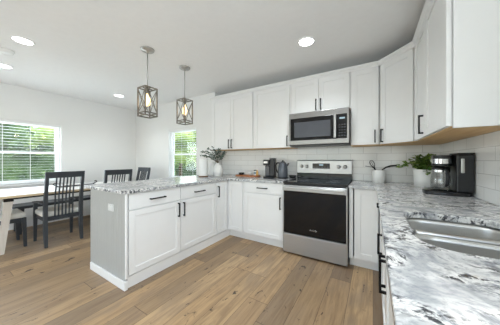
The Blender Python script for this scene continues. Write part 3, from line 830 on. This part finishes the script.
def chair(name, label, arms, loc, rz):
    r = thing(name, label, 'chair', loc, rz, 'charcoal dining chairs')
    W_ = .195
    b = MB(); b.box(-.205, .205, -.2, .215, .345, .398, .004); b.build('seat_frame', M['chair'], r)
    b = MB(); b.box(-.215, .215, -.175, .225, .399, .472, .022, 3); b.build('seat_cushion', M['cushion'], r)
    for s in (-1, 1):
        MB().bar([(s * W_, -.235, 0), (s * W_, -.205, .2), (s * W_, -.20, .45), (s * W_, -.225, .7), (s * W_, -.285, 1.0)],
                 [.016, .02, .021, .019, .017], [.019, .025, .028, .023, .018]).build('leg', M['chair'], r)
        zt = .56 if arms else .39
        MB().bar([(s * (W_ + .012), .22, 0), (s * (W_ + .012), .205, .40), (s * (W_ + .012), .2, zt)], [.015, .021, .019], [.015, .022, .019]).build('leg', M['chair'], r)
        if arms:
            a = MB(); a.strut((s * (W_ + .008), -.215, .592), (s * (W_ + .012), .0, .598), .045, .024).strut((s * (W_ + .012), -.005, .598), (s * (W_ + .014), .235, .573), .05, .024)
            a.build('armrest', M['chair'], r)
    b = MB(); pts = [(-W_ - .02, 0), (-.1, -.014), (0, -.018), (.1, -.014), (W_ + .02, 0)]
    bb = bmesh.new(); rows = []
    for x, dy_ in pts:
        rows.append([bb.verts.new((x, -.272 + dy_ + a, z - (.012 * a / .014 if 0 else 0))) for a, z in ((-.028, 1.03), (.002, 1.03), (.014, .945), (-.014, .945))])
    for a, c in zip(rows, rows[1:]):
        for i in range(4): bb.faces.new((a[i], a[(i + 1) % 4], c[(i + 1) % 4], c[i]))
    bb.faces.new(rows[0][::-1]); bb.faces.new(rows[-1])
    b._add(bb); b.build('top_rail', M['chair'], r)
    for i in range(6):
        x = -.0975 + i * .039
        MB().bar([(x, -.196, .37), (x, -.218, .7), (x, -.282, .955)], [.0075, .0075, .0075], .006).build('spindle', M['chair'], r)
    return r
chair('dining_chair', 'charcoal slat back armchair with cream seat, fully in view beside the table', True, (-4.025, 1.068, 0), PI / 2)
chair('dining_chair', 'charcoal slat back armchair whose top shows above the peninsula, left of two', True, (-3.99, 1.755, 0), PI / 2)
chair('dining_chair', 'charcoal slat back chair furthest back, its top above the peninsula on the right', False, (-4.34, 2.29, 0), PI)
chair('dining_chair', 'charcoal chair with cream seat at the left picture edge by the table leg', False, (-4.315, .52, 0), 0)
r = thing('dining_bench', 'dark bench on the window side of the dining table', 'bench', (-4.98, 1.42, 0))
MB().box(-.18, .18, -.67, .67, .405, .45, .006).build('seat', M['chair'], r)
for sx in (-1, 1):
    for sy in (-1, 1): MB().bar([(sx * .15, sy * .61, 0), (sx * .15, sy * .59, .405)], [.018, .026], [.018, .026]).build('leg', M['chair'], r)
r = thing('centerpiece_tray', 'thin black tray with curled handles on the dining table', 'tray', (-4.38, 1.39, .75))
MB().box(-.08, .08, -.25, .25, 0, .012, .004).build('tray_base', M['black'], r)
for s in (-1, 1):
    MB().tube([(0, s * .235, .01), (0, s * .275, .03), (0, s * .3, .05), (0, s * .285, .066), (0, s * .262, .056)], .008, 8).build('handle', M['black'], r)

# ------------------------------------------------------------------ things on the counters
def at(name, label, cat, x, y, group=None, rz=0): return thing(name, label, cat, (x, y, CT), rz, group)
# paper towels
r = at('paper_towel_holder', 'wooden based paper towel stand at the back of the peninsula', 'paper towel stand', -2.415, 2.45)
MB().lathe([(.08, 0), (.08, .014), (.074, .018)], 30).build('base', M['rodwood'], r)
MB().cyl((0, 0, .015), (0, 0, .29), .008).build('post', M['nickel'], r)
o = MB().lathe([(.02, .0), (.071, .0), (.072, .004), (.072, .276), (.07, .28), (.02, .28)], 36, None, False, False)
o.lathe([(.02, 0), (.02, .28)], 20, None, False, False)
o = o.build('paper_towel_roll', M['paper']); o.location = (-2.415, 2.45, CT + .0185); tag(o, 'white paper towel roll standing left of the vases', 'paper towel roll')
# vases
o = MB().lathe([(.045, 0), (.056, .01), (.062, .08), (.06, .15), (.045, .2), (.03, .225), (.032, .24), (.026, .24), (.024, .2), (.03, .1)], 32, None, True, False)
o = o.build('vase', M['ceramic']); o.location = (-2.43, 2.68, CT); tag(o, 'slim white vase, the left one, behind the paper towels', 'vase', 'white vases')
o = MB().lathe([(.062, 0), (.078, .01), (.084, .08), (.08, .145), (.058, .19), (.038, .21), (.041, .228), (.034, .228), (.032, .19), (.034, .1)], 32, None, True, False)
o = o.build('vase', M['ceramic']); o.location = (-2.275, 2.655, CT); tag(o, 'fuller white vase holding the eucalyptus branches', 'vase', 'white vases')
r = at('eucalyptus_bunch', 'grey-green eucalyptus branches standing in the white vase', 'branches', -2.275, 2.655)
rnd = random.Random(3); st = MB(); lf = MB()
for tx, ty, tz in ((-.27, -.13, .36), (-.2, -.17, .43), (-.25, -.02, .44), (-.13, -.1, .49), (-.08, .04, .46), (-.02, -.1, .50), (.04, -.02, .47), (.09, -.08, .44), (.13, .02, .40), (.15, -.06, .36), (.02, -.18, .38), (-.12, -.2, .35), (.08, .06, .42)):
    p0 = Vector((rnd.uniform(-.01, .01), rnd.uniform(-.01, .01), .08)); p1 = Vector((tx * .08, ty * .08, .245)); p2 = Vector((tx * .55, ty * .55, .245 + (tz - .245) * .75)); p3 = Vector((tx, ty, tz - .01))
    st.tube([p0, p1, p2, p3], [.0028, .0028, .002, .001], 5)
    out = Vector((tx, ty, 0)).normalized()
    for i in range(9):
        q = .22 + .78 * i / 8
        p = p1.lerp(p2, q * 2) if q < .5 else p2.lerp(p3, q * 2 - 1)
        for sgn in (-1, 1):
            side = Vector((-out.y, out.x, 0)) * sgn
            dd = side * rnd.uniform(.4, 1) + out * rnd.uniform(.2, .8) + Vector((0, 0, rnd.uniform(-.5, .9)))
            lf.leaf(p, dd, (rnd.gauss(0, .8), rnd.gauss(-.4, .8), rnd.gauss(.4, .6)), rnd.uniform(.038, .056), .024, .1)
st.build('stems', M['twig'], r); lf.build('leaves', M['euca'], r)
# serving board and the small things on it
bx, by = -1.845, 2.93
o = MB().poly(rrect(-.235, .235, -.1, .1, .095), 0, .022, bev=.004).build('serving_board', M['board']); o.location = (bx, by, CT)
tag(o, 'long rounded reddish wooden board on the counter by the coffee machine', 'board')
zb = CT + .0225
o = MB().lathe([(.028, 0), (.045, .012), (.052, .036), (.047, .036), (.04, .014), (.015, .008)], 26, None, True, True).build('bowl', M['plastic']); o.location = (bx - .125, by - .01, zb)
tag(o, 'small dark bowl on the left of the wooden board', 'bowl')
r = thing('coffee_cup', 'white coffee cup in the middle of the wooden board', 'cup', (bx + .055, by - .01, zb))
MB().lathe([(.03, 0), (.042, .02), (.046, .055), (.042, .055), (.037, .02), (.01, .008)], 26).build('cup_body', M['ceramic'], r)
MB().tube([(-.043, 0, .046), (-.065, 0, .044), (-.07, 0, .03), (-.06, 0, .018), (-.04, 0, .016)], .005, 8).build('handle', M['ceramic'], r)
r = thing('storage_jar', 'small jar with pale blue label on the right of the wooden board', 'jar', (bx + .145, by + .01, zb))
MB().lathe([(.026, 0), (.028, .006), (.028, .065), (.022, .075)], 22).build('jar_body', M['ceramic'], r)
MB().lathe([(.0285, .02), (.0285, .055)], 22, None, False, False).build('label_band', M['teal'], r)
MB().lathe([(.024, .075), (.024, .09)], 22).build('lid', M['tank'], r)
r = thing('syrup_bottle', 'small amber bottle at the right end of the wooden board', 'bottle', (bx + .2, by - .02, zb))
MB().lathe([(.02, 0), (.021, .004), (.021, .06), (.008, .08), (.008, .095)], 20).build('bottle_body', M['amber'], r)
MB().lathe([(.01, .095), (.01, .108)], 16).build('cap', M['ceramic'], r)
# pod coffee machine
r = at('pod_coffee_machine', 'dark grey pod coffee machine between the wooden board and the kettle', 'coffee machine', -1.375, 2.83, None, math.radians(14)); r.scale = (.86, .86, 1)
MB().box(-.095, .10, -.13, .13, 0, .025, .008).build('base', M['plastic'], r)
MB().box(.01, .10, -.06, .13, .0255, .30, .012).build('column', M['plastic'], r)
MB().box(-.10, .0095, -.12, .12, .2, .285, .016, 3).build('brew_head', M['plastic'], r)
MB().box(-.088, .0, -.0, .11, .026, .195, .012).build('water_tank', M['tank'], r)
MB().box(.005, .106, -.065, .135, .3005, .312, .004).build('lid', M['kettle'], r)
MB().box(-.085, -.015, -.121, -.118, .23, .26).build('silver_badge', M['nickel'], r)
# kettle
r = at('electric_kettle', 'slate grey kettle just left of the range', 'kettle', -1.17, 2.86)
MB().lathe([(.074, 0), (.076, .006), (.075, .018)], 30).build('power_base', M['plastic'], r)
MB().lathe([(.072, .019), (.076, .03), (.073, .13), (.066, .19), (.054, .23), (.036, .248)], 32).build('kettle_body', M['kettle'], r)
MB().lathe([(.036, .2485), (.03, .256), (.01, .258), (.008, .268), (.011, .274), (.006, .28)], 22).build('lid', M['plastic'], r)
MB().tube([(-.045, -.01, .235), (-.085, -.02, .235), (-.105, -.026, .2), (-.1, -.025, .14), (-.08, -.02, .09), (-.068, -.017, .085)], [.009, .011, .012, .011, .01, .008], 10).build('handle', M['plastic'], r)
MB().tube([(.05, .01, .185), (.075, .016, .215), (.088, .018, .23)], [.018, .013, .011], 12).build('spout', M['kettle'], r)
# small black bowl between kettle and range
o = MB().lathe([(.035, 0), (.052, .012), (.058, .042), (.053, .042), (.045, .014), (.01, .008)], 26).build('bowl', M['plastic']); o.location = (-1.058, 2.985, CT)
tag(o, 'low black bowl on the counter beside the left back corner of the range', 'bowl')
# utensil crock
cxk, cyk = .062, 2.985
o = MB().lathe([(.068, 0), (.074, .006), (.075, .15), (.072, .155), (.068, .15), (.066, .015), (.01, .012)], 36).build('utensil_crock', M['ceramic']); o.location = (cxk, cyk, CT)
tag(o, 'plain white utensil crock on the counter right of the range', 'crock')
r = thing('balloon_whisk', 'black whisk leaning left in the white crock', 'whisk', (cxk, cyk, CT))
p0 = Vector((.02, -.03, .02)); p1 = Vector((-.05, -.035, .185)); ax = (p1 - p0).normalized()
MB().tube([p0, p1], [.006, .009], 8).build('handle', M['plastic'], r)
wm = MB(); sd = ax.cross(Vector((0, 1, 0))).normalized(); fw = ax.cross(sd)
for k in range(4):
    a = k * PI / 4; q = sd * math.cos(a) + fw * math.sin(a)
    loop = []
    for j in range(13):
        t_ = math.pi * j / 12; loop.append(p1 + ax * (.095 * math.sin(t_) ** .8) + q * (.034 * math.cos(t_) * (math.sin(t_) ** .5 + .15)))
    wm.tube(loop, .0024, 5)
wm.build('wires', M['black'], r)
r = thing('slotted_turner', 'dark flat turner pointing left in the white crock', 'turner', (cxk, cyk, CT))
MB().tube([(.03, .0, .02), (-.045, .018, .17), (-.07, .025, .19)], .006, 8).build('handle', M['plastic'], r)
mx = Matrix.Translation((-.105, .025, .195)) @ Matrix.Rotation(math.radians(8), 4, 'Y')
MB().box(-.045, .045, -.03, .03, -.003, .003, .002, 1, mx).build('blade', M['tank'], r)
r = thing('serving_spoon', 'black spoon with curved handle pointing right in the white crock', 'spoon', (cxk, cyk, CT))
MB().tube([(-.03, .025, .035), (.04, .025, .16), (.075, .025, .188), (.12, .025, .205), (.185, .025, .212)], [.006, .007, .009, .011, .009], 8).build('handle', M['plastic'], r)
MB().sphere((-.03, .025, .042), .018, 12, (1, .6, 1)).build('spoon_bowl', M['plastic'], r)
# trailing plant
r = at('potted_pothos', 'trailing green pothos in a white pot in the counter corner', 'plant', .468, 2.785)
MB().lathe([(.084, 0), (.09, .006), (.097, .178), (.093, .182), (.088, .165)], 36, None, True, False).build('pot', M['ceramic'], r)
MB().lathe([(.089, .16), (.05, .168)], 24).build('soil', M['soil'], r)
rnd = random.Random(5); st = MB(); lf = MB()
def vine(pts, n, sz):
    pts = [Vector(p) for p in pts]; st.tube(pts, [.003] * (len(pts) - 1) + [.001], 5)
    for i in range(n):
        q = (i + .5) / n * (len(pts) - 1); k = min(int(q), len(pts) - 2); p = pts[k].lerp(pts[k + 1], q - k)
        a = rnd.uniform(0, 2 * PI)
        lf.leaf(p, (math.cos(a), math.sin(a), rnd.uniform(-.5, .5)), (rnd.gauss(0, .5), rnd.gauss(-.5, .4), 1), sz * rnd.uniform(.8, 1.25), sz * .85, .12)
for k in range(34):
    a = k * 2.399; q = rnd.uniform(.03, .13); h = rnd.uniform(.22, .335)
    vine([(0.03 * math.cos(a), .03 * math.sin(a), .165), (q * .7 * math.cos(a), q * .7 * math.sin(a), h), (q * 1.2 * math.cos(a), q * 1.2 * math.sin(a), h - rnd.uniform(0, .05))], 7, .055)
for dy_ in (-.04, .0, .05, .02):
    vine([(-.03, dy_, .165), (-.1, dy_ - .02, .255 + dy_ * .3), (-.16, dy_ - .03, .235), (-.215 - dy_ * .6, dy_ - .02, .2)], 10, .05)
vine([(0, -.03, .165), (.0, -.1, .22), (-.005, -.125, .17), (.0, -.13, .14)], 8, .05)
st.build('stems', M['vine'], r); lf.build('leaves', M['ivy'], r)
# drip coffee maker
r = at('drip_coffee_maker', 'black drip coffee maker in front of the right backsplash', 'coffee maker', .366, 2.14)
MB().poly(rrect(0, .28, 0, .20, .07), 0, .03, bev=.006).build('base', M['plastic'], r)
MB().box(.18, .279, .0, .20, .0305, .32, .008).build('column', M['plastic'], r)
MB().poly(rrect(.056, .176, .02, .18, .055), .232, .318, bev=.006).build('brew_head', M['plastic'], r)
MB().poly(rrect(.05, .174, .014, .186, .06), .25, .288).build('silver_band', M['chrome'], r)
MB().box(.185, .28, .004, .196, .3205, .334, .003).build('lid', M['plastic'], r)
MB().box(.204, .224, -.004, .0005, .18, .29, .004).build('water_gauge', M['nickel'], r)
MB().lathe([(.066, .0302), (.066, .034)], 26, Matrix.Translation((.112, .10, 0))).build('warming_plate', M['black'], r)
MB().box(.05, .12, -.003, .002, .008, .02).build('control_strip', M['tank'], r)
r = thing('coffee_carafe', 'glass coffee carafe sitting on the drip coffee maker plate', 'carafe', (.478, 2.24, CT + .0345))
MB().lathe([(.05, 0), (.063, .014), (.067, .06), (.062, .11), (.052, .15), (.048, .166)], 32, None, True, False).build('glass_bowl', M['carafe'], r)
MB().lathe([(.056, .164), (.056, .18), (.042, .194)], 28).build('lid', M['plastic'], r)
MB().lathe([(.0565, .146), (.0565, .164)], 28, None, False, False).build('collar', M['chrome'], r)
MB().tube([(.01, -.055, .165), (.015, -.095, .165), (.018, -.108, .11), (.016, -.095, .05), (.012, -.075, .035)], [.008, .011, .012, .011, .008], 8).build('handle', M['plastic'], r)
